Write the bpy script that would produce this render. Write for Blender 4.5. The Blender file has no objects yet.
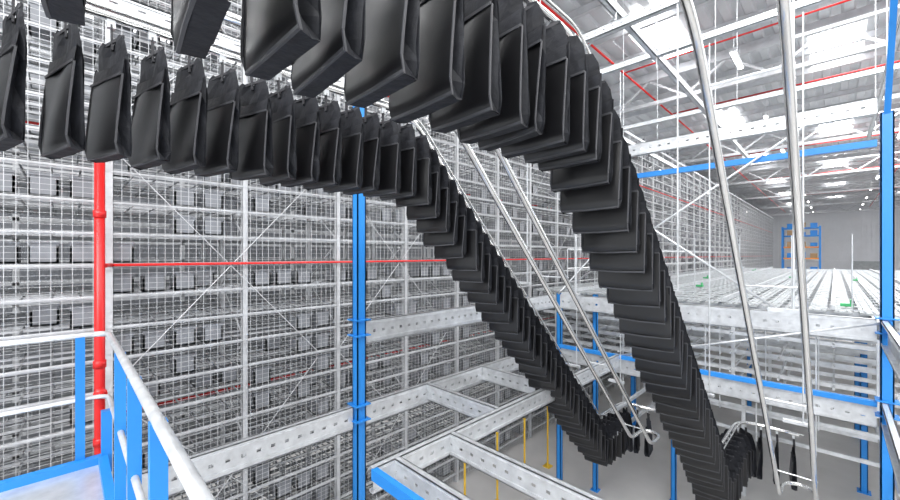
import bpy, math, random
from mathutils import Vector, Matrix
random.seed(7)
H=5.2
SC=bpy.context.scene
# ------------------------------------------------------------ materials
def mat(name,col,rough=.5,metal=0.0,var=0.0,scale=6.0,emit=0,bump=0.0,spec=None):
    m=bpy.data.materials.new(name); m.use_nodes=True
    nt=m.node_tree; b=nt.nodes['Principled BSDF']
    b.inputs['Base Color'].default_value=(*col,1); b.inputs['Roughness'].default_value=rough
    b.inputs['Metallic'].default_value=metal
    if spec is not None: b.inputs['Specular IOR Level'].default_value=spec
    if emit:
        b.inputs['Emission Color'].default_value=(*col,1); b.inputs['Emission Strength'].default_value=emit
    if var or bump:
        tc=nt.nodes.new('ShaderNodeTexCoord'); n=nt.nodes.new('ShaderNodeTexNoise')
        n.inputs['Scale'].default_value=scale; n.inputs['Detail'].default_value=4
        nt.links.new(tc.outputs['Object'],n.inputs['Vector'])
        if var:
            r=nt.nodes.new('ShaderNodeValToRGB')
            r.color_ramp.elements[0].position=.3; r.color_ramp.elements[1].position=.7
            r.color_ramp.elements[0].color=(*[c*(1-var) for c in col],1)
            r.color_ramp.elements[1].color=(*[min(1,c*(1+var)) for c in col],1)
            nt.links.new(n.outputs['Fac'],r.inputs['Fac']); nt.links.new(r.outputs['Color'],b.inputs['Base Color'])
        if bump:
            bp=nt.nodes.new('ShaderNodeBump'); bp.inputs['Strength'].default_value=bump; bp.inputs['Distance'].default_value=.02
            nt.links.new(n.outputs['Fac'],bp.inputs['Height']); nt.links.new(bp.outputs['Normal'],b.inputs['Normal'])
    return m
GALV=mat('galvanised_steel',(.66,.68,.70),.34,.5,.14,9)
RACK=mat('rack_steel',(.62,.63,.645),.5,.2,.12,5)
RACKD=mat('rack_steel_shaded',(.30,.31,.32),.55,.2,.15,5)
CHROME=mat('polished_rail',(.82,.82,.81),.14,.95)
BLUE=mat('blue_paint',(.02,.25,.72),.4)
RED=mat('red_pipe_paint',(.68,.012,.012),.35)
YEL=mat('yellow_paint',(.75,.48,.03),.45)
BAG=mat('black_pocket_panel',(.006,.006,.007),.34,0,.2,4,bump=.10,spec=.5)
FAB=mat('black_pocket_fabric',(.012,.013,.017),.62,0,.35,14,bump=.4,spec=.3)
PIP=mat('pocket_edge_binding',(.045,.046,.052),.55)
TOTE=mat('grey_tote_plastic',(.25,.26,.28),.5,0,.15,3)
FLOOR=mat('concrete_floor',(.54,.53,.52),.4,0,.08,1.2)
WALL=mat('white_cladding',(.78,.79,.82),.6,0,.03,1)
WALLN=mat('grey_cladding',(.24,.25,.27),.6,0,.05,1)
ROOF=mat('roof_sheet',(.66,.67,.69),.5,.05,.06,1)
LIGHT=mat('skylight_glow',(1,1,1),.5,emit=9)
LAMP=mat('lamp_glow',(1,.99,.97),.5,emit=12)
GRATE=mat('deck_sheet',(.40,.42,.43),.5,.3,.15,3)
PURL=mat('purlin_steel',(.62,.63,.65),.5,.25,.1,3)
GREEN=mat('green_box',(.05,.42,.15),.5)
ORANGE=mat('orange_beam',(.9,.32,.04),.5)
DARK=mat('dark_gap',(.03,.03,.035),.6)
# ------------------------------------------------------------ mesh builder
class MB:
    def __init__(s): s.v=[]; s.f=[]; s.m=[]
    def add(s,vs,fs,mi=0):
        o=len(s.v); s.v+=[tuple(a) for a in vs]; s.f+=[tuple(i+o for i in f) for f in fs]; s.m+=[mi]*len(fs)
    def box(s,x0,x1,y0,y1,z0,z1,mi=0):
        s.add([(x0,y0,z0),(x1,y0,z0),(x1,y1,z0),(x0,y1,z0),(x0,y0,z1),(x1,y0,z1),(x1,y1,z1),(x0,y1,z1)],
              [(0,3,2,1),(4,5,6,7),(0,1,5,4),(1,2,6,5),(2,3,7,6),(3,0,4,7)],mi)
    def cbox(s,x,y,z,sx,sy,sz,mi=0): s.box(x-sx/2,x+sx/2,y-sy/2,y+sy/2,z-sz/2,z+sz/2,mi)
    def frame(s,p,q):
        p=Vector(p);q=Vector(q);d=(q-p).normalized()
        up=Vector((0,0,1)) if abs(d.z)<.99 else Vector((1,0,0))
        a=d.cross(up).normalized(); b=a.cross(d).normalized(); return p,q,a,b
    def beam(s,p,q,w,h,mi=0):
        p,q,a,b=s.frame(p,q); vs=[]
        for c in (p,q):
            for (i,j) in ((-1,-1),(1,-1),(1,1),(-1,1)): vs.append(c+a*i*w/2+b*j*h/2)
        s.add(vs,[(0,3,2,1),(4,5,6,7),(0,1,5,4),(1,2,6,5),(2,3,7,6),(3,0,4,7)],mi)
    def tube(s,p,q,r,n=8,mi=0):
        p,q,a,b=s.frame(p,q); vs=[]
        for c in (p,q):
            for k in range(n):
                t=2*math.pi*k/n; vs.append(c+a*math.cos(t)*r+b*math.sin(t)*r)
        fs=[(k,(k+1)%n,n+(k+1)%n,n+k) for k in range(n)]+[tuple(range(n-1,-1,-1)),tuple(range(n,2*n))]
        s.add(vs,fs,mi)
    def sweep(s,pts,r,n=10,mi=0):
        pts=[Vector(p) for p in pts]; rings=[]; vs=[]
        for i,p in enumerate(pts):
            d=(pts[min(i+1,len(pts)-1)]-pts[max(i-1,0)]).normalized()
            up=Vector((0,0,1)) if abs(d.z)<.97 else Vector((1,0,0))
            a=d.cross(up).normalized(); b=a.cross(d).normalized()
            for k in range(n):
                t=2*math.pi*k/n; vs.append(p+a*math.cos(t)*r+b*math.sin(t)*r)
        fs=[]
        for i in range(len(pts)-1):
            for k in range(n): fs.append((i*n+k,i*n+(k+1)%n,(i+1)*n+(k+1)%n,(i+1)*n+k))
        fs+= [tuple(range(n-1,-1,-1)),tuple((len(pts)-1)*n+k for k in range(n))]
        s.add(vs,fs,mi)
    def channel(s,axis,a0,a1,c,z0,z1,fl=.06,t=.008,holes=True,mi=0,pitch=.15):
        def bx(u0,u1,v0,v1,w0,w1):
            if axis=='x': s.box(u0,u1,v0,v1,w0,w1,mi)
            else: s.box(v0,v1,u0,u1,w0,w1,mi)
        bx(a0,a1,c-t,c+fl,z1-t,z1); bx(a0,a1,c-t,c+fl,z0,z0+t)
        bx(a0,a1,c+fl-t,c+fl,z1-.03,z1); bx(a0,a1,c+fl-t,c+fl,z0,z0+.03)
        h=z1-z0
        if not holes: bx(a0,a1,c-t,c,z0,z1); return
        m0=z0+h*.44; m1=z0+h*.56
        bx(a0,a1,c-t,c,z0,m0); bx(a0,a1,c-t,c,m1,z1)
        u=a0;k=0
        while u<a1:
            bx(u,min(a1,u+pitch*.7),c-t,c,m0,m1); u+=pitch
        bx(a0,a1,c-t-.006,c-t,z0+h*.12,z0+h*.2); bx(a0,a1,c-t-.006,c-t,z0+h*.8,z0+h*.88)
    def obj(s,name,mats,parent=None,smooth=False):
        me=bpy.data.meshes.new(name); me.from_pydata([(a,b,c+H) for a,b,c in s.v],[],s.f)
        if not isinstance(mats,(list,tuple)): mats=[mats]
        for m in mats: me.materials.append(m)
        me.polygons.foreach_set('material_index',s.m)
        if smooth: me.polygons.foreach_set('use_smooth',[True]*len(s.f))
        me.update(); o=bpy.data.objects.new(name,me); SC.collection.objects.link(o)
        if parent: o.parent=parent
        return o
def empty(name):
    o=bpy.data.objects.new(name,None); SC.collection.objects.link(o); return o
# ------------------------------------------------------------ room shell
m=MB(); m.box(-12,84,-32,12,-5.5,-5.2); m.obj('floor',FLOOR)
m=MB(); m.box(-12,84,11.8,12,-5.2,7.6); m.obj('wall_north',WALLN)
m=MB(); m.box(82,82.2,-32,12,-5.2,7.6)
y=-32
while y<11.8: m.box(81.94,82,y,y+.25,-5.2,7.6); y+=.5
m.box(81.85,82,-32,12,-1.0,-.85); m.obj('wall_east',WALL)
m=MB(); m.box(81.7,81.8,-5.2,-1.8,-5.2,-.9,0)
for i in range(8): m.box(81.66,81.7,-5.2,-1.8,-5.2+i*.54,-5.2+i*.54+.45,0)
m.obj('door_1',GRATE)
m=MB(); vs=[];fs=[]
y=-32;prof=[]
while y<12:
    prof+=[(y,7.6),(y+.22,7.6),(y+.27,7.5),(y+.49,7.5)]; y+=.54
for (yy,z) in prof: vs+=[(-12,yy,z),(84,yy,z)]
for i in range(len(prof)-1): fs.append((2*i,2*i+1,2*i+3,2*i+2))
m.add(vs,fs); m.box(-12,84,-32,12,7.66,7.7); m.obj('ceiling',ROOF)
roof=empty('roof_steelwork')
m=MB()
x=1.0
while x<81: m.box(x,x+.07,-32,11.7,7.28,7.48); m.box(x,x+.14,-32,11.7,7.26,7.29); x+=2.0
m.obj('purlins',PURL,roof)
m=MB(); x=5
while x<81:
    m.box(x-.09,x+.09,-32,11.7,7.1,7.26); m.box(x-.09,x+.09,-32,11.7,6.1,6.24)
    y=-31;k=0
    while y<10.3:
        m.beam((x,y,6.2 if k%2 else 7.12),(x,y+1.3,7.12 if k%2 else 6.2),.08,.08); y+=1.3;k+=1
    x+=12
m.obj('trusses',PURL,roof)
sky=empty('skylight')
m=MB()
for yy in (4.2,0.0,-6,-12,-18):
    x=12.5 if yy>3 else 18
    while x<76: m.box(x,x+3.6,yy-.6,yy+.6,7.44,7.47); x+=12
for yy in (-7,-3.2,.6,4.4,8.2): m.box(-10,-2,yy-.7,yy+.7,7.44,7.47)  # unseen glowing strips behind the camera, added for pocket panels to reflect
m.obj('glazing',LIGHT,sky)
lamps=empty('linear_ceiling_lamp')
m=MB();b=MB()
for yy in (2.3,-2.5,-8,9.4):
    x=7
    while x<80:
        m.box(x,x+1.5,yy-.06,yy+.06,6.42,6.45); b.box(x-.03,x+1.53,yy-.09,yy+.09,6.45,6.52)
        b.tube((x+.2,yy,6.5),(x+.2,yy,7.4),.008,4); b.tube((x+1.3,yy,6.5),(x+1.3,yy,7.4),.008,4); x+=8
m.obj('tubes',LAMP,lamps); b.obj('housings',GALV,lamps)
pipes=empty('sprinkler_pipework')
m=MB()
for x in (9,15,21,33,45,60): m.tube((x,-30,6.9),(x,5.6,6.9),.03,8)
m.tube((2,5.5,6.7),(80,5.5,6.7),.035,8); m.tube((2,-3.4,6.7),(80,-3.4,6.7),.035,8)
m.obj('ceiling_mains',RED,pipes,True)
m=MB()
RX,RY=.27,5.72
m.tube((RX,RY,-5.2),(RX,RY,1.6),.046,16)
for z in (-3.9,-2.05,-1.2,.45): m.tube((RX,RY,z-.04),(RX,RY,z+.04),.056,16)
m.tube((RX,RY,-.12),(RX+.12,RY+.36,-.12),.025,10)
m.tube((RX,RY,-1.5),(RX,RY-.1,-1.5),.035,10); m.tube((RX,RY-.1,-1.5),(RX,RY-.12,-1.5),.06,12)
m.tube((RX+.1,6.06,-.12),(68,6.06,-.12),.017,8)
m.tube((-2,6.06,3.05),(68,6.06,3.05),.022,8)
m.tube((.5,7.2,-2.25),(68,7.2,-2.25),.025,8)
m.tube((-2,7.4,1.72),(68,7.4,1.72),.022,8)
m.obj('riser_and_branches',RED,pipes,True)
# ------------------------------------------------------------ main storage rack
rack=empty('storage_rack')
YR=6.15; XE=70; ZT=5.1
LV=[-5.0+.375*i for i in range(28)]
m=MB(); 
x=-2.63
ups=[]
while x<XE:
    ups.append(x); x+=1.5
for x in ups:
    for yy in (YR,7.3,8.5):
        m.box(x-.04,x+.04,yy-.03,yy-.024,-5.2,ZT); m.box(x-.04,x-.034,yy-.03,yy+.04,-5.2,ZT); m.box(x+.034,x+.04,yy-.03,yy+.04,-5.2,ZT)
    if x<14:
        z=-5
        while z<ZT:
            m.box(x-.012,x+.012,YR-.036,YR-.03,z,z+.03); z+=.1
m.obj('uprights',RACK,rack)
m=MB()
for z in LV:
    m.box(-3,XE,YR-.02,YR,z-.024,z+.018); m.box(-3,XE,YR-.035,YR-.02,z-.008,z+.008)
    m.box(-3,XE,YR+.42,YR+.44,z-.014,z+.014)
    m.box(-3,XE,YR+.80,YR+.82,z-.014,z+.014)
m.obj('shelf_beams',RACK,rack)
m=MB()
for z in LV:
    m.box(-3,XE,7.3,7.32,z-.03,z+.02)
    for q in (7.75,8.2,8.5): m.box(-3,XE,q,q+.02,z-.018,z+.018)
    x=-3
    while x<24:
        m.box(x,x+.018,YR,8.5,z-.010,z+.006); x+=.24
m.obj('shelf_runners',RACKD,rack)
m=MB(); t=.0024
x=-3
while x<XE:
    m.box(x-t,x+t,YR-.066,YR-.062,-5.1,ZT); x+=.085 if x<9 else (.2 if x<25 else .75)
z=-5.1
while z<ZT:
    m.box(-3,XE,YR-.062,YR-.058,z-t*.6,z+t*.6); z+=.0625
m.obj('mesh_guard',RACK,rack)
m=MB()
for i in (1,3,7,11,16,22,30):
    for z0 in (-4.6,-1.6,1.6):
        x0=ups[i]+1.5; x1=x0+2.6
        m.tube((x0,YR-.07,z0),(x1,YR-.07,z0+2.9),.0055,6); m.tube((x1,YR-.075,z0),(x0,YR-.075,z0+2.9),.0055,6)
for x in ups:
    if x>26: break
    k=0; z=-5
    while z<ZT-.8:
        a,b_=(YR,7.3) if k%2 else (7.3,YR); m.tube((x,a,z),(x,b_,z+.75),.012,5); z+=.75;k+=1
m.obj('bracing',RACK,rack)
m=MB(); m.box(-3,XE,YR-.07,YR-.05,ZT-.06,ZT+.04); m.box(-3,XE,8.5,8.6,ZT-.06,ZT+.04); m.obj('top_rail',GALV,rack)
m=MB()
for li,z in enumerate(LV):
    x=-2.6
    while x<45:
        pr=.5 if (li%7 in (1,2,3)) else .22
        if random.random()<pr:
            for j in range(random.randint(1,4)):
                w=.24; yy=YR+.06+random.choice((0,0,.45))
                m.box(x,x+w,yy,yy+.03,z+.03,z+.28); m.box(x,x+.02,yy,yy+.35,z+.03,z+.23); m.box(x+w-.02,x+w,yy,yy+.35,z+.03,z+.23)
                m.box(x,x+w,yy,yy+.35,z+.03,z+.05); m.box(x-.012,x+w+.012,yy-.012,yy,z+.255,z+.28)
                x+=.33
        x+=.33
m.obj('totes',TOTE,rack)
m=MB()
x=-3
while x<XE:
    m.box(x-.04,x+.04,10.0,10.06,-5.2,ZT); x+=1.2
for z in LV: m.box(-3,XE,10.0,10.03,z-.03,z+.03); m.box(-3,XE,10.5,10.53,z-.03,z+.03)
m.obj('rear_row',RACK,rack)
# ------------------------------------------------------------ near access platform
pf=empty('access_platform')
PZ=-1.78
m=MB(); m.box(-3,.22,-3,4.42,PZ-.04,PZ); m.obj('deck',GALV,pf)
m=MB()
m.box(-3,.26,4.42,4.5,PZ-.22,PZ+.06); m.box(.20,.26,-3,4.42,PZ-.22,PZ+.06)
for (x,y) in ((.26,3.5),(.26,2.73),(.26,1.96),(.26,1.1)):
    m.box(x-.02,x+.04,y-.025,y+.025,PZ-.1,-.68)
for (x,y) in ((.09,4.5),(-1.2,4.5),(-2.4,4.5)):
    m.box(x-.03,x+.03,y-.02,y+.03,PZ-.1,-.68)
m.box(.22,.29,4.44,4.52,PZ-.1,-1.35)
m.box(.0,.12,4.3,4.42,-5.2,PZ-.04); m.box(-2.5,-2.38,4.3,4.42,-5.2,PZ-.04); m.box(-2.5,-2.38,-2.5,-2.38,-5.2,PZ-.04); m.box(.0,.12,-2.5,-2.38,-5.2,PZ-.04)
m.obj('frame_and_posts',BLUE,pf)
m=MB()
m.sweep([(-3,4.5,-.68),(.16,4.5,-.68),(.22,4.48,-.68),(.26,4.44,-.68),(.27,4.36,-.68),(.27,-2.8,-.68)],.024,12)
m.sweep([(-3,4.5,-1.22),(.16,4.5,-1.22),(.22,4.48,-1.22),(.26,4.44,-1.22),(.27,4.36,-1.22),(.27,-2.8,-1.22)],.018,10)
m.obj('handrail',GALV,pf,True)
# ------------------------------------------------------------ steel frame
mz=empty('blue_steel_framework')
m=MB()
def col(x,y,z1,w=.125):
    t=.015
    m.box(x-w/2,x+w/2,y-w/2,y-w/2+t,-5.2,z1); m.box(x-w/2,x+w/2,y+w/2-t,y+w/2,-5.2,z1)
    m.box(x-w/2,x-w/2+t,y-w/2,y+w/2,-5.2,z1); m.box(x+w/2-t,x+w/2,y-w/2,y+w/2,-5.2,z1)
    m.box(x-w*.9,x+w*.9,y-w*.9,y+w*.9,-5.2,-5.18); m.box(x-w/2,x+w/2,y-w/2,y+w/2,z1-.01,z1)
C1=(2.72,4.4); C2=(7.75,-.49); C3=(7.9,4.4); 
col(*C1,2.0); col(*C2,1.9); col(*C3,-.85,.10); col(8.3,3.75,-.87,.09); col(9.06,2.4,-2.0,.09); col(12.4,-.45,-.93,.12); col(12.4,4.4,-.93,.12); col(16,-.45,-.93,.12); col(16,2,-.93,.12)
m.box(7.69,7.77,-.4,4.3,1.46,1.55)
m.box(7.69,7.77,-.4,4.3,-2.04,-1.97)
m.box(1.98,2.04,-.2,3.0,-2.06,-1.96)
m.beam((7.75,-.49,1.85),(6.6,-.49,3.4),.06,.08)
for (x,y) in (C1,C2):
    for z in (-.95,-2.05):
        m.box(x-.11,x+.11,y-.11,y+.11,z-.10,z-.085); m.box(x-.11,x+.11,y-.11,y+.11,z+.10,z+.115)
m.obj('columns_and_ties',BLUE,mz)
m=MB()
m.channel('x',2.82,7.7,4.4,-1.17,-.87); m.channel('x',.3,2.62,4.4,-2.25,-1.96); m.channel('x',2.82,7.7,4.4,-2.25,-1.96)
m.channel('x',2.0,7.7,3.0,-2.2,-1.96); m.channel('y',-.3,3.0,3.0,-2.2,-1.96); m.channel('y',-.3,3.0,2.25,-2.2,-1.96)
m.channel('y',3.06,4.4,5.2,-2.2,-1.96); m.channel('y',3.06,4.4,3.9,-2.2,-1.96)
m.channel('x',4,7.65,-.49,-1.2,-.87); m.channel('x',4,7.65,-.49,-2.25,-1.96)
m.channel('y',-.4,4.3,7.75,-1.18,-.87,.08); m.channel('y',-.4,4.3,7.72,1.90,2.12,.08)
m.channel('y',-.4,4.3,7.8,-2.35,-2.06,.08)
m.channel('y',-.4,4.3,9.4,-1.18,-.95,.08); m.channel('y',-3,4.3,11,-1.3,-1.0,.08)
m.channel('y',-12,-.6,7.75,-1.18,-.87,.08); 
m.channel('x',7.9,12.3,4.4,-1.17,-.95); m.channel('x',7.9,12.3,-.45,-1.17,-.95)
m.obj('channel_beams',GALV,mz)
m=MB()
m.tube((7.7,4.3,1.9),(7.7,.6,-.85),.018,8); m.tube((7.66,4.3,-.85),(7.66,.3,1.9),.018,8)
m.tube((7.9,4.4,1.8),(12.4,4.4,-.85),.018,8); m.tube((7.9,4.4,-.85),(12.4,4.4,1.4),.018,8)
m.tube((7.75,-.49,-.9),(7.75,3.4,-2.1),.018,8)
m.obj('tie_rods',GALV,mz,True)
# ------------------------------------------------------------ deck over lower racks
dk=empty('conveyor_deck')
m=MB()
y=-14
while y<5.6: m.box(8.9,34,y,y+.22,-.95,-.92); m.box(8.9,34,y+.05,y+.07,-.92,-.90); m.box(8.9,34,y+.15,y+.17,-.92,-.90); y+=.30
m.obj('deck_panels',GRATE,dk)
m=MB()
x=9.0
while x<34: m.box(x,x+.03,-14,5.6,-.90,-.885); x+=.6
y=-13.5
while y<5.6: m.box(8.9,34,y,y+.05,-.90,-.82); y+=1.5
for z in (-1.2,-1.5,-1.85,-2.2,-2.55):
    x=9.2
    while x<33: m.box(x,x+.04,-14,5.6,z-.05,z+.02); x+=1.2 if x>12 else .8
    y=-14
    while y<5.5: m.box(8.95,34,y,y+.03,z-.03,z+.01); y+=.7
x=9.2
while x<34:
    y=-13.8
    while y<5.6: m.box(x-.03,x+.03,y-.03,y+.03,-2.6,-.95); y+=1.9
    x+=2.4
x=10.4
while x<34:
    y=-13.8
    while y<5.6: m.box(x-.035,x+.035,y-.035,y+.035,-5.2,-2.6); y+=3.8
    x+=4.8
m.obj('deck_support_rails',GALV,dk)
m=MB()
for i in range(20):
    x=random.uniform(9.5,28); y=random.uniform(-8,4.8); m.box(x,x+.16,y,y+.16,-.885,-.84)
    m.box(x,x+.16,y+.02,y+.04,-.84,-.77)
m.obj('drive_units',GREEN,dk)
m=MB()
for y in (-3.5,4.9):
    m.tube((9.2,y,.15),(33,y,.15),.018,6); m.tube((9.2,y,-.35),(33,y,-.35),.014,6)
    x=9.2
    while x<33.5: m.tube((x,y,-.9),(x,y,.15),.016,6); x+=1.6
m.obj('deck_guardrail',GALV,dk)
# ------------------------------------------------------------ blue pallet rack far away
pr=empty('pallet_rack')
m=MB();o=MB();g=MB()
for y in (1.2,2.8,4.4):
    for x in (60,61.1):
        m.box(x-.08,x+.08,y-.08,y+.08,-5.2,3.3)
    for k in range(9): m.beam((60,y,-5+k*.9),(61.1,y,-4.4+k*.9),.04,.04)
for z in (-3.6,-2,-.4,.9,2.2,3.1):
    for x in (60,61.1): (o if z<2 else m).box(x-.03,x+.03,1.2,4.4,z-.07,z+.07)
    for k in range(3): g.box(60.1,61.05,1.4+k*1.0,2.0+k*1.0,z+.07,z+.07+random.uniform(.3,.7),random.randint(0,1))
m.obj('frames',BLUE,pr); o.obj('beams',ORANGE,pr); g.obj('cartons',[mat('carton',(.45,.3,.17),.8,0,.1),BLUE],pr)
for (x) in (5.4,6.4,7.4,8.4):
    m=MB(); m.tube((x,5.0,-5.2),(x,5.0,-3.75),.022,12); m.tube((x,5.0,-3.75),(x,5.0,-3.72),.03,12); m.cbox(x,5.0,-5.19,.18,.18,.02)
    m.obj('yellow_guard_post',YEL,None)
# ------------------------------------------------------------ lanes
def fillet(pts,R,n=8):
    out=[Vector(pts[0])]
    for i in range(1,len(pts)-1):
        p0,p,p1=Vector(pts[i-1]),Vector(pts[i]),Vector(pts[i+1])
        a=(p0-p).normalized(); b=(p1-p).normalized()
        ang=a.angle(b); d=min(R/math.tan(ang/2),(p0-p).length*.49,(p1-p).length*.49)
        s,e=p+a*d,p+b*d
        for k in range(n+1):
            t=k/n; out.append(s*(1-t)**2+p*2*t*(1-t)+e*t*t)
    out.append(Vector(pts[-1])); return out
def resample(pts,step):
    res=[];acc=0;nxt=0
    for i in range(len(pts)-1):
        a,b=pts[i],pts[i+1]; L=(b-a).length
        while nxt<=acc+L and L>0:
            t=(nxt-acc)/L; res.append((a+(b-a)*t,(b-a).normalized())); nxt+=step
        acc+=L
    return res
def bag(m,pos,yaw,W=.42,loose=1.0):
    w=W/2
    yaw+=random.uniform(-.07,.07)*loose; sw=(random.uniform(-.05,.05)+.03)*loose; ca,sa=math.cos(yaw),math.sin(yaw)
    roll=random.uniform(-.03,.03)
    r=lambda s: random.uniform(-s,s)
    def loc(t,u,z):
        t2=t+sw*(-z); u2=u+roll*z; z2=z+roll*u
        return (pos[0]+t2*ca-u2*sa,pos[1]+t2*sa+u2*ca,pos[2]+z2)
    HB=.70; zm=-.24
    rows=[(0,.10),(-.02,.155),(-.07,w*.90),(-.14,w*.95),(-.24,w),(-.40,w),(-.55,w),(-HB+.02,w*.985),(-HB,w*.90)]
    NU=6; vs=[];fs=[]
    for (z,hw) in rows:
        for k in range(NU+1):
            u=-1+2*k/NU
            horn=.018*(abs(u)**3)-.018*(1-abs(u)) if z>-.05 else 0
            vs.append(loc(.008*math.cos(u*4+z*9)+r(.004)+.004,u*hw,z+horn))
    for i in range(len(rows)-1):
        for k in range(NU): fs.append((i*(NU+1)+k,i*(NU+1)+k+1,(i+1)*(NU+1)+k+1,(i+1)*(NU+1)+k))
    m.add(vs,fs,1)
    prof=[(-.028,zm,1),(-.036,-.30,1),(-.050,-.42,1),(-.064,-.54,1),(-.073,-.64,1.0),(-.071,-.685,.99),(-.060,-HB,.975)]
    vs=[];fs=[];NP=6
    bl=random.uniform(.002,.012); sg=r(.010)
    for (t,z,s) in prof:
        for k in range(NP+1):
            u=-1+2*k/NP; vs.append(loc(t-bl*(1-u*u)*(1 if z>-.6 else .6)+sg*math.sin(u*3+z*8),u*w*s,z+(.006*(u*u) if z<-.64 else 0)))
    for i in range(len(prof)-1):
        for k in range(NP): fs.append((i*(NP+1)+k,i*(NP+1)+k+1,(i+1)*(NP+1)+k+1,(i+1)*(NP+1)+k))
    m.add(vs,fs,0)
    m.add([loc(-.030,-w,zm),loc(-.034,0,zm-.004),loc(-.030,w,zm),loc(-.014,w*.95,zm+.09),loc(-.018,0,zm+.075),loc(-.014,-w*.95,zm+.09)],[(0,1,4,5),(1,2,3,4)],1)
    m.beam(loc(-.036,-w,zm),loc(-.040,0,zm-.003),.006,.014,4); m.beam(loc(-.040,0,zm-.003),loc(-.036,w,zm),.006,.014,4)
    # hem along the bottom of the panel
    m.beam(loc(-.064,-w*.98,-HB+.006),loc(-.068,0,-HB),.010,.012,4); m.beam(loc(-.068,0,-HB),loc(-.064,w*.98,-HB+.006),.010,.012,4)
    for sgn in (-1,1):
        vs=[];fs=[]; gp=[(-.014,-.14),(-.028,zm),(-.036,-.30),(-.050,-.42),(-.064,-.54),(-.073,-.64),(-.060,-HB)]
        for (t,z) in gp:
            g=.05*min(1,abs(t)/.05)+r(.018)
            if z<-.66: g=.008
            vs+=[loc(t,sgn*w*(.975 if z<-.66 else 1),z),loc(t*.5+r(.012),sgn*(w-max(g,0)),z+r(.012)),loc(0.004,sgn*w*(.92 if z<-.66 else 1),z)]
        for i in range(len(gp)-1):
            for k in range(2): fs.append((3*i+k,3*i+k+1,3*i+k+4,3*i+k+3))
        m.add(vs,fs,1)
        for i in range(1,len(gp)-1):
            m.beam(loc(gp[i][0],sgn*w,gp[i][1]),loc(gp[i+1][0],sgn*w*(.975 if gp[i+1][1]<-.66 else 1),gp[i+1][1]),.006,.010,4)
    m.add([loc(-.060,-w*.975,-HB),loc(-.060,w*.975,-HB),loc(.006,w*.9,-HB),loc(.006,-w*.9,-HB)],[(0,1,2,3)],1)
    m.beam(loc(.003,0,-.05),loc(.003,0,.10),.03,.010,2); m.beam(loc(.003,-.15,-.005),loc(.003,.15,-.005),.010,.018,2)
    m.beam(loc(.003,0,.08),loc(.003,0,.13),.03,.04,3)
def pocket_line(Y,ext,x0,step,yw,W,z0=1.27):
    p=fillet([(x0,Y,z0),(3.75-z0,Y,z0),(6.85,Y,-3.1)]+ext,.5)
    g=empty('hanging_pocket_line')
    m=MB()
    for (q,d) in resample(p,step):
        yaw=math.atan2(d.y,d.x) if (abs(d.x)+abs(d.y))>.1 else 0
        y2=yw[0] if q.x<2.2 else (yw[1] if q.x>3.4 else yw[0]+(yw[1]-yw[0])*(q.x-2.2)/1.2)
        bag(m,q,yaw+math.radians(y2),W,1.0)
    ob=m.obj('pockets',[BAG,FAB,DARK,GALV,PIP],g,False)
    ob.data.polygons.foreach_set('use_smooth',[mi==0 for mi in m.m])
    r=MB(); pr_=[(a.x,a.y,a.z+.15) for a in p]; r.sweep(pr_,.026,12)
    r.sweep([(a[0],a[1]-.06,a[2]+.02) for a in pr_],.010,8)
    r.obj('rail',CHROME,g,True)
    return g,p
g1,p1=pocket_line(3.05,[(8.0,3.05,-3.12),(8.0,2.45,-3.14)],-1.95,.195,(13,9),.40)
g2,p2=pocket_line(1.25,[(8.6,1.25,-3.12),(8.6,.42,-3.14)],-1.90,.215,(-3,7),.42,1.32)
def rail_pair(ya,yb,S,r=.024,zb=-3.2):
    g=empty('overhead_conveyor_rail'); m=MB()
    za=1.4
    pts=[(-2.5,ya,za),(S-za,ya,za),(S-zb,ya,zb),(S-zb+.35,ya,zb-.02),(S-zb+.35,yb,zb-.02),(S-zb,yb,zb),(S-za,yb,za),(-2.5,yb,za)]
    pa=fillet(pts[:4],.9,12); pb=fillet(pts[4:],.9,12)
    mid=[]
    rr=abs(ya-yb)/2; cy=(ya+yb)/2; cx=S-zb+.35
    for k in range(1,12):
        t=math.pi*k/12; mid.append(Vector((cx+math.sin(t)*rr*1.3,cy+(ya-cy)*math.cos(t),zb-.02)))
    m.sweep(pa+mid+pb,r,14)
    m.obj('tube',CHROME,g,True)
    b=MB()
    z=1.0
    while z>-3.0:
        x=S-z; b.tube((x,ya+.03,z+.04),(x,yb-.03,z+.04),.008,6)
        for y in (ya,yb): b.cbox(x,y,z+.035,.04,.025,.04)
        z-=1.3
    b.obj('brackets',GALV,g)
rail_pair(2.52,2.2,3.80,.032)
rail_pair(.56,.18,3.80,.027,-3.45)
# ------------------------------------------------------------ suspension steel
su=empty('conveyor_suspension')
m=MB()
for (x,z) in ((4.4,2.55),(5.8,2.75),(9.5,3.0),(12,3.2)):
    m.channel('y',-4,5.2,x,z,z+.10,.06,holes=True,pitch=.1)
for (y,z) in ((3.6,2.62),(1.75,2.62),(-.6,2.7)):
    m.channel('x',4,14,y,z+.12,z+.24,.05,pitch=.12)
m.channel('x',-2,2.4,3.4,1.62,1.74,.05); 
m.obj('strut_channels',GALV,su)
m=MB()
for Y in (3.05,2.36,1.25,.37):
    for x in (4.4,5.8):
        z=3.8-x+.1
        if Y in(3.05,1.25): z+=.1
        m.tube((x,Y-.12,z),(x,Y-.12,2.7),.008,6); m.cbox(x,Y-.06,z+.02,.06,.22,.03)
for x in (4.4,5.8,9.5,12):
    for y in (-.6,1.75,3.6): m.tube((x,y,2.6),(x,y,7.2),.009,6)
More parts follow.
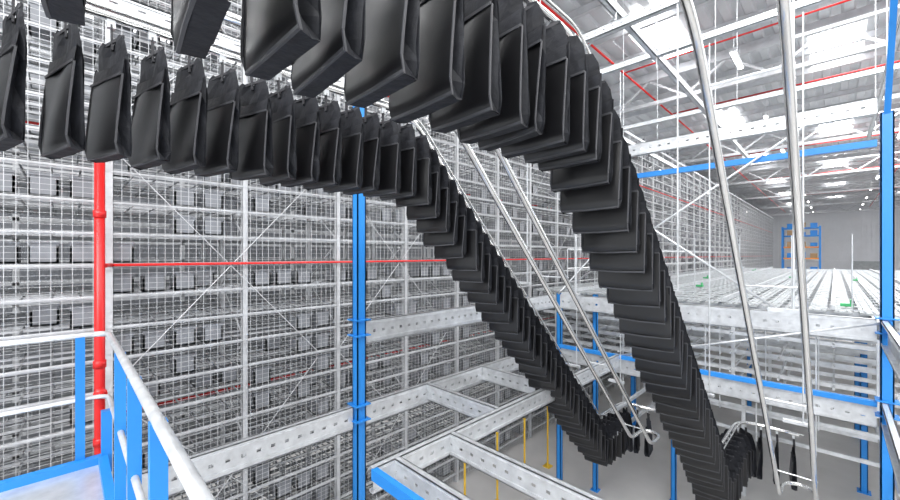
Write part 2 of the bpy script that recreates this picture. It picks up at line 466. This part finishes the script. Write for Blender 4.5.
for x in (7.9,9.1):
    for y in (.2,.9,1.6,2.3,3.0): m.tube((x,y,-3.0),(x,y,-1.0),.010,6)
for i in range(5): m.tube((9.2,-.2+i*.75,-.9),(9.2,-.2+i*.75,.35),.009,6)
m.obj('threaded_rods',GALV,su)
m=MB()
m.tube((5.8,3.6,2.7),(4.4,1.75,2.7),.015,6); m.tube((7.72,4.2,1.5),(5.8,3.6,2.7),.016,6)
for z in (-2.95,-3.4):
    m.box(7.2,11.5,-.6,-.55,z,z+.06); m.box(7.2,11.5,2.9,2.95,z,z+.06); m.box(9.2,9.25,-.6,2.9,z,z+.06); m.box(10.4,10.45,-.6,2.9,z,z+.06)
m.obj('low_guides',GALV,su)
# ------------------------------------------------------------ light
w=bpy.data.worlds.new('hall_daylight'); SC.world=w; w.use_nodes=True
w.node_tree.nodes['Background'].inputs['Color'].default_value=(.94,.97,1,1)
w.node_tree.nodes['Background'].inputs['Strength'].default_value=1.5
def area(name,loc,rot,sx,sy,e):
    l=bpy.data.lights.new(name,'AREA'); l.shape='RECTANGLE'; l.size=sx; l.size_y=sy; l.energy=e
    o=bpy.data.objects.new(name,l); o.location=loc; o.rotation_euler=rot; SC.collection.objects.link(o)
area('skylight_lamp',(10,-3,7.2+H),(0,0,0),24,8,2600)
area('skylight_lamp.001',(35,-3,7.2+H),(0,0,0),24,8,3600)
area('pocket_sheen_lamp',(-6,-1,7.2+H),(0,math.radians(-20),0),6,6,2200)  # added lamp behind the camera, puts highlights on the pocket panels
area('rack_fill_lamp',(15,9.3,6.2+H),(0,0,0),36,.8,2000)  # fill light added behind the front shelves to brighten the rack interior
# ------------------------------------------------------------ camera
c=bpy.data.cameras.new('camera'); co=bpy.data.objects.new('camera',c); SC.collection.objects.link(co)
c.sensor_width=36; c.lens=15.4; c.shift_y=5/900; c.clip_start=.05; c.clip_end=300
co.location=(0,0,H); co.rotation_euler=(math.radians(90),0,math.radians(-45))
SC.camera=co
SC.view_settings.view_transform='Standard'
